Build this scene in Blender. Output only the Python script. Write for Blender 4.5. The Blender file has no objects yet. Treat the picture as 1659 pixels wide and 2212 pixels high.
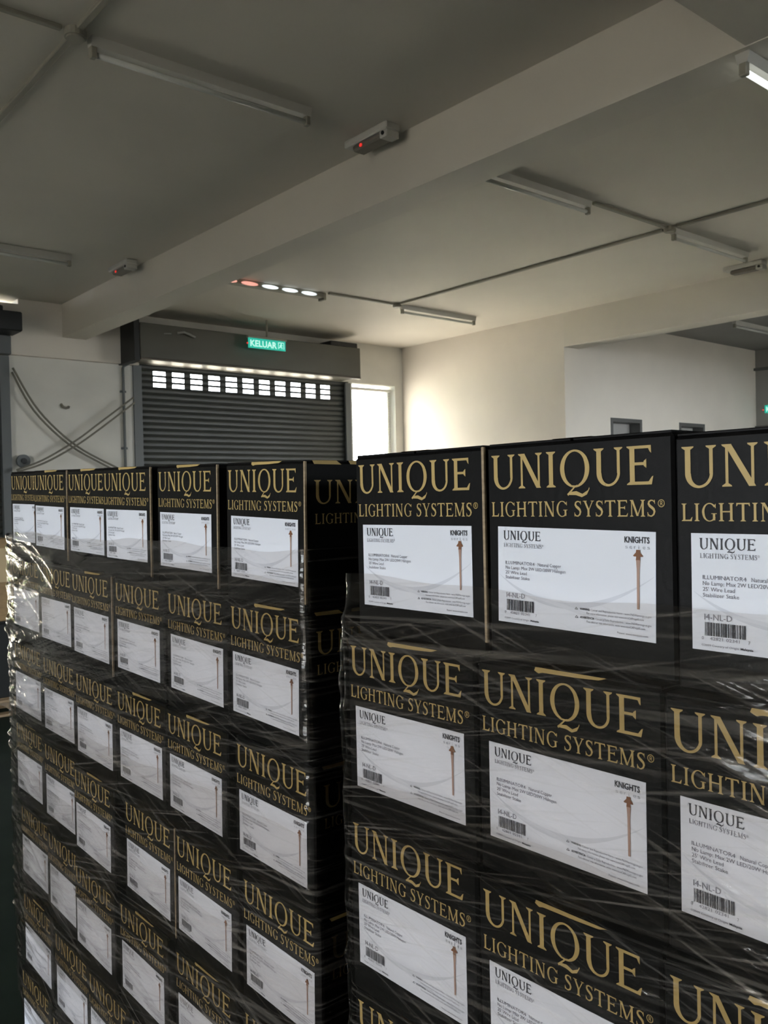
import bpy, math, random
import numpy as np
from mathutils import Matrix, Vector
random.seed(7)
rng = np.random.default_rng(11)
sc = bpy.context.scene
COL = sc.collection
R = math.radians

# ------------------------------------------------------------------ camera
EYE = 1.72
def cam_matrix(yaw, pitch, roll, loc):
    cy, sy, cp, sp = math.cos(yaw), math.sin(yaw), math.cos(pitch), math.sin(pitch)
    fwd = Vector((sy*cp, cy*cp, sp)); r0 = Vector((cy, -sy, 0)); u0 = r0.cross(fwd)
    c, s = math.cos(roll), math.sin(roll)
    r = r0*c + u0*s; u = u0*c - r0*s
    m = Matrix((( r.x, u.x, -fwd.x, loc[0]), (r.y, u.y, -fwd.y, loc[1]), (r.z, u.z, -fwd.z, loc[2]), (0, 0, 0, 1)))
    return m
cd = bpy.data.cameras.new('camera'); cam = bpy.data.objects.new('camera', cd); COL.objects.link(cam)
cam.matrix_world = cam_matrix(R(40.285), R(-0.856), R(-1.308), (0, 0, EYE))
cd.sensor_fit = 'HORIZONTAL'; cd.sensor_width = 36.0; cd.lens = 36.0*1888.0/1659.0
cd.clip_start = 0.02; cd.clip_end = 300
cd.dof.use_dof = True; cd.dof.focus_distance = 1.05; cd.dof.aperture_fstop = 32
sc.camera = cam

# room numbers (metres)
CEIL = EYE + 2.2
YB = 9.6            # inner face of the back wall (shutters)
XR = 8.55           # inner face of the right wall
YA = 6.65           # alcove wall beyond the right wall
XF = 13.3           # far right wall
XL = -6.0           # left wall
YF = -7.0           # wall behind the camera
OPEN_H = 3.36       # shutter opening height
# ------------------------------------------------------------------ world, light, exposure
w = bpy.data.worlds.new('overcast_sky'); sc.world = w; w.use_nodes = True
nt = w.node_tree; nt.nodes.clear()
bg = nt.nodes.new('ShaderNodeBackground'); bg.inputs['Color'].default_value = (0.86, 0.93, 1.0, 1); bg.inputs['Strength'].default_value = 15.0
out = nt.nodes.new('ShaderNodeOutputWorld'); nt.links.new(bg.outputs[0], out.inputs[0])
def portal(name, loc, rot, sx, sy):
    l = bpy.data.lights.new(name, 'AREA'); l.shape = 'RECTANGLE'; l.size = sx; l.size_y = sy
    l.cycles.is_portal = True
    o = bpy.data.objects.new(name, l); COL.objects.link(o); o.location = loc; o.rotation_euler = rot
    return o
sd = bpy.data.lights.new('sun', 'SUN'); sd.energy = 110.0; sd.angle = R(1.5); sd.color = (1.0, 0.93, 0.80)
sun = bpy.data.objects.new('sun', sd); COL.objects.link(sun); sun.rotation_euler = Vector((0.06, 0.46, 0.885)).to_track_quat('Z', 'Y').to_euler()   # high, from beyond the back wall
wl = bpy.data.lights.new('window_daylight', 'AREA'); wl.shape = 'RECTANGLE'; wl.size = 0.74; wl.size_y = 2.9; wl.energy = 42.0; wl.color = (1.0, 0.93, 0.80)
wlo = bpy.data.objects.new('window_daylight', wl); COL.objects.link(wlo); wlo.location = (7.98, YB-0.005, 1.8); wlo.rotation_euler = (R(-90), 0, 0)   # blind-scattered daylight of the window
vs = sc.view_settings
vs.view_transform = 'Standard'; vs.look = 'None'; vs.exposure = 0.0; vs.gamma = 1.0; vs.use_curve_mapping = False
sc.cycles.max_bounces = 6; sc.cycles.diffuse_bounces = 3; sc.cycles.glossy_bounces = 2; sc.cycles.transparent_max_bounces = 12
sc.cycles.use_adaptive_sampling = True; sc.cycles.adaptive_threshold = 0.1; sc.cycles.adaptive_min_samples = 20; sc.cycles.time_limit = 900
sc.cycles.sample_clamp_indirect = 60.0

# daylight portals: two open shutters, an open dock door in the left wall, an added high window behind
portal('portal_shutter', (1.375, YB+0.25, 0.7), (R(-90), 0, 0), 3.05, 1.4)
portal('portal_window', (7.98, YB+0.25, 1.8), (R(-90), 0, 0), 0.82, 3.1)
portal('portal_dock', (XL-0.25, 1.4, 1.5), (0, R(-90), 0), 3.0, 4.0)
portal('portal_fill_window', (2.7, YF-0.25, 3.15), (R(90), 0, 0), 5.0, 0.9)  # sky through the added high window
portal('portal_alcove', (11.1, 0.25, 1.68), (R(90), 0, 0), 4.2, 3.35)

# ------------------------------------------------------------------ materials
MATS = {}
def mat(name, col, rough=0.6, metal=0.0, spec=0.5, noise=None, bump=None, emit=None):
    if name in MATS: return MATS[name]
    m = bpy.data.materials.new(name); m.use_nodes = True
    n = m.node_tree.nodes; l = m.node_tree.links; b = n['Principled BSDF']
    b.inputs['Base Color'].default_value = (*col, 1); b.inputs['Roughness'].default_value = rough
    b.inputs['Metallic'].default_value = metal; b.inputs['Specular IOR Level'].default_value = spec
    tc = n.new('ShaderNodeTexCoord')
    if noise:                                   # (scale, amount, stretch xyz)
        s, a, st = noise
        mp = n.new('ShaderNodeMapping'); mp.inputs['Scale'].default_value = st
        l.new(tc.outputs['Object'], mp.inputs['Vector'])
        t = n.new('ShaderNodeTexNoise'); t.inputs['Scale'].default_value = s; t.inputs['Detail'].default_value = 6
        l.new(mp.outputs[0], t.inputs['Vector'])
        r = n.new('ShaderNodeValToRGB')
        r.color_ramp.elements[0].position = 0.3; r.color_ramp.elements[1].position = 0.7
        r.color_ramp.elements[0].color = (*[c*(1-a) for c in col], 1); r.color_ramp.elements[1].color = (*[min(1, c*(1+a)) for c in col], 1)
        l.new(t.outputs[0], r.inputs[0]); l.new(r.outputs[0], b.inputs['Base Color'])
    if bump:
        s, a = bump
        t2 = n.new('ShaderNodeTexNoise'); t2.inputs['Scale'].default_value = s; t2.inputs['Detail'].default_value = 4
        l.new(tc.outputs['Object'], t2.inputs['Vector'])
        bp = n.new('ShaderNodeBump'); bp.inputs['Strength'].default_value = a; bp.inputs['Distance'].default_value = 0.01
        l.new(t2.outputs[0], bp.inputs['Height']); l.new(bp.outputs[0], b.inputs['Normal'])
    if emit:
        b.inputs['Emission Color'].default_value = (*emit[:3], 1); b.inputs['Emission Strength'].default_value = emit[3]
    MATS[name] = m
    return m
M_WALL = mat('cream_wall_paint', (0.78, 0.72, 0.635), 0.75, noise=(1.3, 0.05, (1, 1, 1)), bump=(60, 0.08))
M_WALL_OLD = mat('stained_wall_paint', (0.70, 0.68, 0.62), 0.8, noise=(1.1, 0.10, (1, 1, 1.6)), bump=(40, 0.12))
M_LOWBOUNCE = mat('low_bounce_grey', (0.30, 0.29, 0.27), 0.85, noise=(1.0, 0.08, (1, 1, 1)))  # grey darkened to cut bounced light in the alcove
M_CEIL = mat('ceiling_paint', (0.73, 0.68, 0.595), 0.8, noise=(0.8, 0.05, (1, 1, 1)), bump=(50, 0.08))
M_FLOOR = mat('green_floor_paint', (0.016, 0.026, 0.020), 0.85, spec=0.12, noise=(2.0, 0.25, (1, 1, 1)), bump=(15, 0.05))
M_APRON = mat('outdoor_concrete', (0.60, 0.57, 0.50), 0.9, noise=(0.6, 0.15, (1, 1, 1)))
M_ASPH = mat('dark_asphalt', (0.08, 0.078, 0.075), 0.95, spec=0.05, noise=(0.6, 0.15, (1, 1, 1)))
M_BLACK = mat('black_printed_board', (0.004, 0.0037, 0.0036), 0.5, spec=0.16, noise=(90, 0.25, (1, 1, 1)), bump=(160, 0.05))
M_KRAFT = mat('kraft_board', (0.36, 0.27, 0.17), 0.8, noise=(60, 0.2, (1, 1, 4)))
M_GOLD = mat('gold_ink', (0.52, 0.37, 0.135), 0.5, spec=0.4)
M_LABEL = mat('white_label_paper', (0.80, 0.82, 0.88), 0.55, spec=0.3)
M_INK = mat('dark_ink', (0.035, 0.032, 0.04), 0.6)
M_INKG = mat('grey_ink', (0.22, 0.21, 0.24), 0.6)
M_INKL = mat('pale_grey_ink', (0.42, 0.43, 0.47), 0.6)
M_WAVE = mat('wave_tint_ink', (0.66, 0.68, 0.74), 0.55)
M_COPPER = mat('copper_picture_ink', (0.42, 0.27, 0.21), 0.6)
M_BRONZE = mat('bronze_picture_ink', (0.21, 0.085, 0.035), 0.6)
M_SHUT = mat('grey_shutter_steel', (0.055, 0.057, 0.050), 0.42, metal=0.0, noise=(6, 0.12, (0.2, 1, 1)))
M_HOOD = mat('olive_hood_steel', (0.092, 0.087, 0.068), 0.5, noise=(3, 0.12, (0.4, 1, 1)))
M_GALV = mat('galvanised_steel', (0.46, 0.45, 0.42), 0.4, metal=0.6, noise=(12, 0.15, (1, 1, 1)))
M_DARK = mat('black_steel', (0.012, 0.013, 0.013), 0.5)
M_POST = mat('grey_post_paint', (0.13, 0.14, 0.14), 0.5)
M_WHITE = mat('white_enamel', (0.62, 0.60, 0.55), 0.4)
M_TUBE = mat('frosted_tube_glass', (0.72, 0.72, 0.68), 0.25)
M_TRUNK = mat('dusty_trunking', (0.34, 0.32, 0.26), 0.6)
M_SLAT = mat('white_blind_slat', (0.8, 0.78, 0.72), 0.5)
M_WOOD = mat('pallet_timber', (0.42, 0.30, 0.18), 0.8, noise=(8, 0.25, (1, 8, 1)))
M_BROWN = mat('brown_carton_board', (0.36, 0.24, 0.12), 0.8, noise=(20, 0.12, (1, 1, 3)))
M_DOOR = mat('grey_door_paint', (0.36, 0.35, 0.33), 0.5)
M_DFRAME = mat('dark_door_frame', (0.10, 0.10, 0.095), 0.5)
M_CABLE = mat('cable_sheath', (0.20, 0.185, 0.145), 0.6)
M_LENS = mat('smoked_lens', (0.20, 0.18, 0.15), 0.3)
M_RED = mat('red_led', (0.6, 0.02, 0.02), 0.4, emit=(1.0, 0.05, 0.04, 0.7))
M_SIGN = mat('green_exit_glow', (0.0, 0.25, 0.18), 0.4, emit=(0.02, 0.40, 0.30, 1.0))
M_SIGNT = mat('white_exit_letters', (0.7, 0.9, 0.8), 0.4, emit=(0.45, 0.95, 0.82, 0.85))
M_GLINTW = mat('white_glint_glow', (0.8, 0.8, 0.8), 0.4, emit=(0.85, 0.95, 1.0, 1.2))  # glow colours in place of reflected daylight
M_GLINTP = mat('pink_glint_glow', (0.8, 0.5, 0.4), 0.4, emit=(1.0, 0.42, 0.34, 0.9))
M_LIT = mat('lit_tube', (0.8, 0.8, 0.8), 0.4, emit=(0.95, 1.0, 0.95, 1.2))
M_LEAF = mat('hedge_leaf', (0.22, 0.36, 0.05), 0.6)

def film_material(name, tint, seed, haze, gloss):
    m = bpy.data.materials.new(name); m.use_nodes = True
    n = m.node_tree.nodes; l = m.node_tree.links; n.clear()
    o = n.new('ShaderNodeOutputMaterial'); tc = n.new('ShaderNodeTexCoord')
    def streak(rx, sy, sz, k):
        mp = n.new('ShaderNodeMapping'); mp.vector_type = 'TEXTURE'; mp.inputs['Rotation'].default_value = (R(rx), 0, 0); mp.inputs['Scale'].default_value = (0.4, sy, sz); mp.inputs['Location'].default_value = (seed+k, seed*0.7+k, seed)
        l.new(tc.outputs['Object'], mp.inputs['Vector'])
        t = n.new('ShaderNodeTexNoise'); t.inputs['Scale'].default_value = 1.0; t.inputs['Detail'].default_value = 1.5; t.inputs['Roughness'].default_value = 0.5
        l.new(mp.outputs[0], t.inputs['Vector']); return t
    def ramp(t, a, c):
        rp = n.new('ShaderNodeValToRGB'); rp.color_ramp.elements[0].position = a; rp.color_ramp.elements[1].position = c
        rp.color_ramp.elements[0].color = (0, 0, 0, 1); rp.color_ramp.elements[1].color = (1, 1, 1, 1); l.new(t.outputs[0], rp.inputs[0]); return rp
    def math_(op, a, c):
        q = n.new('ShaderNodeMath'); q.operation = op
        for k, v in enumerate((a, c)):
            if isinstance(v, float): q.inputs[k].default_value = v
            else: l.new(v, q.inputs[k])
        return q.outputs[0]
    t1 = streak(-3, 0.40, 0.007, 0.0); t2 = streak(17, 0.26, 0.006, 2.3); t3 = streak(-13, 0.32, 0.0055, 5.1)
    r1, r2, r3 = ramp(t1, 0.60, 0.70), ramp(t2, 0.63, 0.71), ramp(t3, 0.63, 0.71)
    st = math_('ADD', math_('MULTIPLY', r1.outputs[0], 1.0), math_('ADD', math_('MULTIPLY', r2.outputs[0], 1.2), math_('MULTIPLY', r3.outputs[0], 1.2)))
    hz = math_('MULTIPLY', math_('ADD', st, 0.04), haze)
    bp = n.new('ShaderNodeBump'); bp.inputs['Strength'].default_value = 0.35; bp.inputs['Distance'].default_value = 0.0015
    l.new(math_('ADD', t1.outputs[0], math_('ADD', t2.outputs[0], t3.outputs[0])), bp.inputs['Height'])
    tr = n.new('ShaderNodeBsdfTransparent'); tr.inputs[0].default_value = (*tint, 1)
    df = n.new('ShaderNodeBsdfDiffuse'); df.inputs[0].default_value = (0.60, 0.53, 0.45, 1)
    gl = n.new('ShaderNodeBsdfGlossy'); gl.inputs['Roughness'].default_value = 0.09; gl.inputs[0].default_value = (1, 0.98, 0.95, 1)
    l.new(bp.outputs[0], gl.inputs['Normal'])
    fr = n.new('ShaderNodeFresnel'); fr.inputs['IOR'].default_value = 1.42
    fm = math_('MULTIPLY', fr.outputs[0], gloss)
    m1 = n.new('ShaderNodeMixShader'); l.new(hz, m1.inputs[0]); l.new(tr.outputs[0], m1.inputs[1]); l.new(df.outputs[0], m1.inputs[2])
    m2 = n.new('ShaderNodeMixShader'); l.new(fm, m2.inputs[0]); l.new(m1.outputs[0], m2.inputs[1]); l.new(gl.outputs[0], m2.inputs[2])
    l.new(m2.outputs[0], o.inputs[0])
    return m
M_FILM = film_material('stretch_film', (0.895, 0.88, 0.865), 0.0, 0.075, 0.9)
M_FILM2 = film_material('stretch_film_overlap', (0.90, 0.885, 0.87), 3.7, 0.06, 0.5)
def glass_material():
    m = bpy.data.materials.new('window_glass'); m.use_nodes = True; n = m.node_tree.nodes; l = m.node_tree.links; n.clear()
    o = n.new('ShaderNodeOutputMaterial'); tr = n.new('ShaderNodeBsdfTransparent'); tr.inputs[0].default_value = (0.95, 0.96, 0.95, 1)
    gl = n.new('ShaderNodeBsdfGlossy'); gl.inputs['Roughness'].default_value = 0.03
    fr = n.new('ShaderNodeFresnel'); fr.inputs['IOR'].default_value = 1.45
    mx = n.new('ShaderNodeMixShader'); l.new(fr.outputs[0], mx.inputs[0]); l.new(tr.outputs[0], mx.inputs[1]); l.new(gl.outputs[0], mx.inputs[2]); l.new(mx.outputs[0], o.inputs[0])
    return m
M_GLASS = glass_material()

# ------------------------------------------------------------------ mesh helpers
class MB:
    def __init__(s): s.v = []; s.f = []
    def add(s, vs, fs):
        o = len(s.v); s.v += [tuple(p) for p in vs]; s.f += [tuple(i+o for i in f) for f in fs]; return s
    def box(s, x0, x1, y0, y1, z0, z1):
        return s.add([(x0,y0,z0),(x1,y0,z0),(x1,y1,z0),(x0,y1,z0),(x0,y0,z1),(x1,y0,z1),(x1,y1,z1),(x0,y1,z1)],
                     [(0,3,2,1),(4,5,6,7),(0,1,5,4),(1,2,6,5),(2,3,7,6),(3,0,4,7)])
    def bbox(s, x0, x1, y0, y1, z0, z1, b):
        # chamfered box
        vs = []; 
        for sx in (0, 1):
            for sy in (0, 1):
                for sz in (0, 1):
                    X, Y, Z = (x0, x1)[sx], (y0, y1)[sy], (z0, z1)[sz]
                    dx, dy, dz = (b, -b)[sx], (b, -b)[sy], (b, -b)[sz]
                    vs += [(X, Y+dy, Z+dz), (X+dx, Y, Z+dz), (X+dx, Y+dy, Z)]
        idx = lambda sx, sy, sz, k: (sx*4+sy*2+sz)*3+k
        fs = []
        for k, (a, c) in enumerate(((1, 2), (0, 2), (0, 1))):
            for sk in (0, 1):
                q = []
                for (i, j) in ((0,0),(1,0),(1,1),(0,1)):
                    t = [0,0,0]; t[k] = sk; t[a] = i; t[c] = j; q.append(idx(*t, k))
                flip = (k != 1) == (sk == 0)
                fs.append(tuple(reversed(q)) if flip else tuple(q))
        for k in range(3):                      # edges along axis k
            a, c = [i for i in range(3) if i != k]
            for i in (0, 1):
                for j in (0, 1):
                    t0 = [0,0,0]; t1 = [0,0,0]; t0[k] = 0; t1[k] = 1
                    for t in (t0, t1): t[a] = i; t[c] = j
                    q = [idx(*t0, a), idx(*t0, c), idx(*t1, c), idx(*t1, a)]
                    fs.append(tuple(q))
        for sx in (0, 1):
            for sy in (0, 1):
                for sz in (0, 1): fs.append((idx(sx,sy,sz,0), idx(sx,sy,sz,1), idx(sx,sy,sz,2)))
        return s.add(vs, fs)
    def tube(s, pts, r, n=8):
        pts = [Vector(p) for p in pts]; rings = []
        for i, p in enumerate(pts):
            d = (pts[min(i+1, len(pts)-1)] - pts[max(i-1, 0)]).normalized()
            a = d.orthogonal().normalized() if i == 0 else (rings_a - d*rings_a.dot(d)).normalized()
            rings_a = a; b = d.cross(a)
            rings.append([p + a*(r*math.cos(2*math.pi*k/n)) + b*(r*math.sin(2*math.pi*k/n)) for k in range(n)])
        vs = [v for rg in rings for v in rg]; fs = []
        for i in range(len(pts)-1):
            for k in range(n): fs.append((i*n+k, i*n+(k+1) % n, (i+1)*n+(k+1) % n, (i+1)*n+k))
        fs.append(tuple(range(n-1, -1, -1))); fs.append(tuple((len(pts)-1)*n+k for k in range(n)))
        return s.add(vs, fs)
    def mesh(s, name, m, smooth=False):
        me = bpy.data.meshes.new(name); me.from_pydata(s.v, [], s.f); me.materials.append(m)
        import bmesh
        bm = bmesh.new(); bm.from_mesh(me); bmesh.ops.recalc_face_normals(bm, faces=bm.faces[:]); bm.to_mesh(me); bm.free()
        if smooth: me.polygons.foreach_set('use_smooth', [True]*len(me.polygons))
        me.update(); return me
def link(name, data, parent=None, loc=None, rot=None):
    o = bpy.data.objects.new(name, data); COL.objects.link(o)
    if parent: o.parent = parent
    if loc is not None: o.location = loc
    if rot is not None: o.rotation_euler = rot
    return o
def build(name, mb, m, parent=None, loc=None, smooth=False): return link(name, mb.mesh(name, m, smooth), parent, loc)
def thing(name, label, cat, loc=(0,0,0), rot=(0,0,0), group=None):
    o = link(name, None, None, loc, rot); o.empty_display_size = 0.05
    return tag(o, label, cat, group)
def tag(o, label, cat, group=None):
    o['label'] = label; o['category'] = cat
    if group: o['group'] = group
    return o
def struct(name, mb, m, label=None, parent=None):
    o = build(name, mb, m, parent)
    if not parent: o['kind'] = 'structure'
    if label: o['label'] = label
    return o

# ------------------------------------------------------------------ room shell
T = 0.25
struct('floor', MB().box(XL-T, XF+T, YF-T, YB+T, -0.2, 0), M_FLOOR, 'dark green painted concrete floor')
struct('ceiling', MB().box(XL-T, XF+T, YF-T, YB+T, CEIL, CEIL+0.2), M_CEIL, 'cream painted concrete ceiling slab')
# back wall with three shutter openings and a window opening
b = MB()
S1 = (4.40, 7.54); S2 = (-0.15, 2.9); WX = (7.60, 8.40); WZ = (0.25, EYE+1.60)
for x0, x1 in ((XL-T, S2[0]), (S2[1], S1[0]), (S1[1], WX[0]), (WX[1], XR+T)): b.box(x0, x1, YB, YB+T, 0, OPEN_H)
b.box(WX[0], WX[1], YB, YB+T, 0, WZ[0])
b.box(XL-T, 1.9, YB, YB+T, OPEN_H, CEIL).box(3.08, XF+T, YB, YB+T, OPEN_H, CEIL).box(1.9, 3.08, YB, YB+T, OPEN_H, CEIL-0.055)
struct('wall_back', b, M_WALL_OLD, 'cream back wall with shutter openings')
struct('trim_1', MB().box(3.08, 4.42, YB-0.07, YB, OPEN_H-0.03, CEIL).box(2.62, 3.08, YB-0.07, YB, OPEN_H-0.03, CEIL-0.055), M_WALL, 'cream lintel band proud of the back wall, beside the shutter')
struct('wall_right', MB().box(XR, XR+T, YA, YB, 0, CEIL), M_WALL, 'cream side wall beside the bright window')
# alcove wall with two door openings
D1 = (9.47, 10.17); D2 = (11.08, 11.76); DZ = EYE+0.975
b = MB()
for x0, x1 in ((XR+T, D1[0]), (D1[1], D2[0]), (D2[1], XF)): b.box(x0, x1, YA, YA+T, 0, DZ)
b.box(XR+T, XF, YA, YA+T, DZ, CEIL)
struct('wall_alcove', b, M_WALL, 'pale wall with two grey doors beyond the beam')
struct('wall_far', MB().box(XF, XF+T, 0.25, YA+T, 0, CEIL), M_LOWBOUNCE, 'end wall behind the alcove, its shade put into the grey')
# left wall with dock opening, rear wall with opening
b = MB().box(XL-T, XL, YF, -0.6, 0, CEIL).box(XL-T, XL, 3.4, YB, 0, CEIL).box(XL-T, XL, -0.6, 3.4, 3.0, CEIL)
struct('wall_left', b, M_WALL)
b = MB().box(XL-T, 0.2, YF-T, YF, 0, CEIL).box(5.2, XR+0.28, YF-T, YF, 0, CEIL).box(0.2, 5.2, YF-T, YF, 0, 2.7).box(0.2, 5.2, YF-T, YF, 3.6, CEIL)
struct('wall_front', b, M_WALL)
struct('wall_east', MB().box(XR, XR+0.28, YF, 0.5, 0, EYE+1.79), M_WALL)
struct('wall_alcove_rear', MB().box(XR+0.28, 9.0, 0.25, 0.5, 0, CEIL).box(13.2, XF, 0.25, 0.5, 0, CEIL).box(9.0, 13.2, 0.25, 0.5, 3.35, CEIL), M_LOWBOUNCE)
struct('ceiling_alcove', MB().box(XR+0.28, XF, 0.5, YA, CEIL-0.02, CEIL), M_LOWBOUNCE, 'added alcove ceiling panel, its shade put into the grey')
# beams
ZB = EYE+1.84
struct('ceiling_beam', MB().box(3.54, 3.80, YF, YB, ZB, CEIL), M_CEIL, 'main concrete ceiling beam crossing the room above the stacks')
struct('ceiling_beam', MB().box(XR, XR+0.28, YF, YA, EYE+1.79, CEIL), M_CEIL, 'ceiling beam between the hall and the alcove')
struct('ceiling_beam', MB().box(XL, XR, 1.35, 1.79, ZB+0.005, CEIL), M_CEIL, 'cross beam overhead meeting the main beam')
# alcove doors
for i, (dx0, dx1) in enumerate((D1, D2)):
    o = struct('door_%d' % (i+1), MB().box(dx0+0.05, dx1-0.05, YA+0.16, YA+0.20, 0, DZ-0.05), M_DOOR, 'grey flush door in the alcove wall, ' + ('nearer the bright wall corner' if i == 0 else 'farther from the bright wall corner'))
    f = MB().box(dx0, dx0+0.05, YA-0.005, YA+T, 0, DZ).box(dx1-0.05, dx1, YA-0.005, YA+T, 0, DZ).box(dx0+0.05, dx1-0.05, YA-0.005, YA+T, DZ-0.05, DZ)
    build('door_frame', f, M_DFRAME, o)
    build('door_handle', MB().tube([(dx0+0.12, YA+0.16, 1.05), (dx0+0.12, YA+0.10, 1.05), (dx0+0.24, YA+0.10, 1.05)], 0.011), M_GALV, o)
# far wall door head and ledge
o = struct('door_3', MB().box(XF-0.03, XF-0.005, 5.2, 6.62, 0, EYE+0.93), M_DOOR, 'dark framed door in the shaded end wall')
build('door_frame', MB().box(XF-0.06, XF-0.004, 5.1, 6.70-0.06, EYE+0.93, EYE+1.0), M_DFRAME, o)
struct('trim_2', MB().box(XF-0.06, XF, 5.1, YA, EYE+1.86, EYE+1.90), M_DFRAME, 'thin dark ledge along the end wall')
# outside
struct('ground_outside', MB().box(6.4, 60, YB+T+0.02, 22, -0.25, -0.05), M_APRON, 'pale concrete yard added outside the window to bounce daylight in')  # pale strip added to bounce sunlight in through the window
struct('ground_outside', MB().box(-60, 6.4, YB+T+0.02, 70, -0.25, -0.05).box(6.4, 60, 22, 70, -0.25, -0.05), mat('worn_concrete', (0.34, 0.33, 0.305), 0.95, spec=0.05), 'worn concrete lane beyond the back wall')
struct('sun_block_roof', MB().box(-5.0, 3.6, YB+T, YB+T+5.5, 3.45, 3.6), M_DARK, 'added unseen roof blocking sun outside the half-raised shutter')  # added roof, unseen, keeps sun off the ground by the shutter
struct('ground_outside', MB().box(XF+T+0.02, 60, -60, YB+T, -0.25, -0.05), M_ASPH, 'dark asphalt beside the alcove')
struct('ground_outside', MB().box(-60, XL-T-0.02, -60, YB+T, -0.25, -0.05), M_ASPH, 'dark asphalt lane outside')
struct('ground_outside', MB().box(XL-T, XF+T, -60, YF-T-0.02, -0.25, -0.05), mat('low_bounce_ground', (0.035, 0.035, 0.035), 0.95, spec=0.03), 'unseen ground behind the camera, blackened to cut bounced light')  # ground tone darkened to keep bounced light off the alcove wall
hb = MB()
for _ in range(9000):
    x = rng.uniform(-2, 17.5); y = 24+rng.uniform(-1.2, 1.2); z = rng.uniform(0, 4.1+0.7*math.sin(x*1.3)+0.4*math.sin(x*3.1))
    d = rng.normal(size=3); d /= np.linalg.norm(d); e = np.cross(d, rng.normal(size=3)); e /= np.linalg.norm(e)
    c = np.array((x, y, z)); a, q = d*0.16, e*0.08
    hb.add([c-a, c+q, c+a, c-q], [(0, 1, 2, 3)])
hd = build('hedge', hb, M_LEAF); hd['kind'] = 'stuff'; hd['label'] = 'bright green hedge outside seen through the shutter slots'; hd['category'] = 'hedge'

# ------------------------------------------------------------------ window with blind
o = struct('window_1', MB().box(WX[0]+0.03, WX[1]-0.03, YB+0.15, YB+0.156, WZ[0]+0.03, WZ[1]-0.03), M_GLASS, 'bright window beside the roller shutter')
fr = MB()
x0, x1 = WX; z0, z1 = WZ
for q in ((x0, x0+0.04, z0, z1), (x1-0.04, x1, z0, z1), (x0+0.04, x1-0.04, z0, z0+0.04), (x0+0.04, x1-0.04, z1-0.04, z1)): fr.box(q[0], q[1], YB+0.12, YB+0.19, q[2], q[3])
build('window_frame', fr, M_WHITE, o)
o2 = struct('fill_window', MB().box(0.2, 5.2, YF-0.15, YF-0.144, 2.7, 3.6), M_GLASS, 'added high strip window behind the camera, letting in fill light')  # unseen window added to light the stack side facing the gap
fr = MB()
for x in (0.2, 1.45, 2.7, 3.95, 5.16): fr.box(x, x+0.04, YF-0.18, YF-0.11, 2.7, 3.6)
build('window_frame', fr, M_WHITE, o2)
bl = thing('window_blind', 'white horizontal slat blind hanging in the bright window', 'blind', ((x0+x1)/2, YB+0.07, z0))
build('head_rail', MB().bbox(-0.36, 0.36, -0.02, 0.02, z1-z0-0.05, z1-z0-0.012, 0.004), M_SLAT, bl)
sl = MB(); pr = [(-0.010, -0.002), (-0.004, 0.001), (0.004, 0.001), (0.010, -0.002)]
for i in range(3): sl.add([(-0.355, pr[i][0], pr[i][1]), (0.355, pr[i][0], pr[i][1]), (0.355, pr[i+1][0], pr[i+1][1]), (-0.355, pr[i+1][0], pr[i+1][1])], [(0, 1, 2, 3)])
slm = sl.mesh('slat', M_SLAT)
k = 0; zz = 0.06
while zz < z1-z0-0.06:
    link('slat', slm, bl, (0, 0, zz)); zz += 0.037
for x in (-0.25, 0.25): build('ladder_cord', MB().tube([(x, 0, 0.05), (x, 0, z1-z0-0.04)], 0.0015, 5), M_SLAT, bl)
build('bottom_rail', MB().bbox(-0.355, 0.355, -0.012, 0.012, 0.03, 0.045, 0.003), M_SLAT, bl)

# ------------------------------------------------------------------ roller shutters
PITCH = 0.0705
def slat_mesh(x0, x1, holes):
    # curved lath, closed-profile; holes = list of (xa, xb)
    prof = [(0.0, -0.0008), (-0.013, 0.013), (-0.016, 0.020), (-0.017, 0.035), (-0.016, 0.050), (-0.013, 0.057), (0.0, 0.0712)]
    mb = MB(); xs = [x0]
    for a, c in holes: xs += [a, c]
    xs.append(x1)
    for i in range(len(xs)-1):
        ish = any(abs(xs[i]-a) < 1e-6 for a, c in holes)
        for j in range(len(prof)-1):
            if ish and 1 <= j <= 4: continue
            (ya, za), (yb, zb) = prof[j], prof[j+1]
            mb.add([(xs[i], ya, za), (xs[i+1], ya, za), (xs[i+1], yb, zb), (xs[i], yb, zb)], [(0, 1, 2, 3)])
        if not ish: mb.add([(xs[i], 0.004, -0.0008), (xs[i+1], 0.004, -0.0008), (xs[i+1], 0.004, 0.0712), (xs[i], 0.004, 0.0712)], [(0, 3, 2, 1)])
    return mb
sh = thing('roller_shutter', 'closed grey steel roller shutter with three rows of light slots', 'roller shutter', (0, 0, 0))
sx0, sx1 = 4.401, 7.539
plain = slat_mesh(sx0, sx1, []).mesh('slat', M_SHUT)
hl = [(4.64+0.2445*i, 4.64+0.2445*i+0.166) for i in range(11)]
holed = slat_mesh(sx0, sx1, hl).mesh('slat', M_SHUT)
ztop_rows = EYE+1.585
for i in range(-3, 44):
    z = ztop_rows-PITCH*(i+1)
    if z < -0.0: break
    link('slat', holed if 0 <= i <= 2 else plain, sh, (0, YB+0.05, z))
build('bottom_bar', MB().bbox(sx0, sx1, YB+0.03, YB+0.06, 0.0, ztop_rows-PITCH*math.floor(ztop_rows/PITCH)+0.004, 0.004), M_POST, sh)
for xa, xb in ((4.365, 4.465), (7.465, 7.555)):
    g = MB().box(xa, xb, YB-0.03, YB-0.0, 0, OPEN_H-0.02).box(xa if xa < 5 else xb-0.02, (xa+0.02) if xa < 5 else xb, YB, YB+0.12, 0, OPEN_H-0.02)
    build('guide_rail', g, M_POST, sh)
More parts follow.
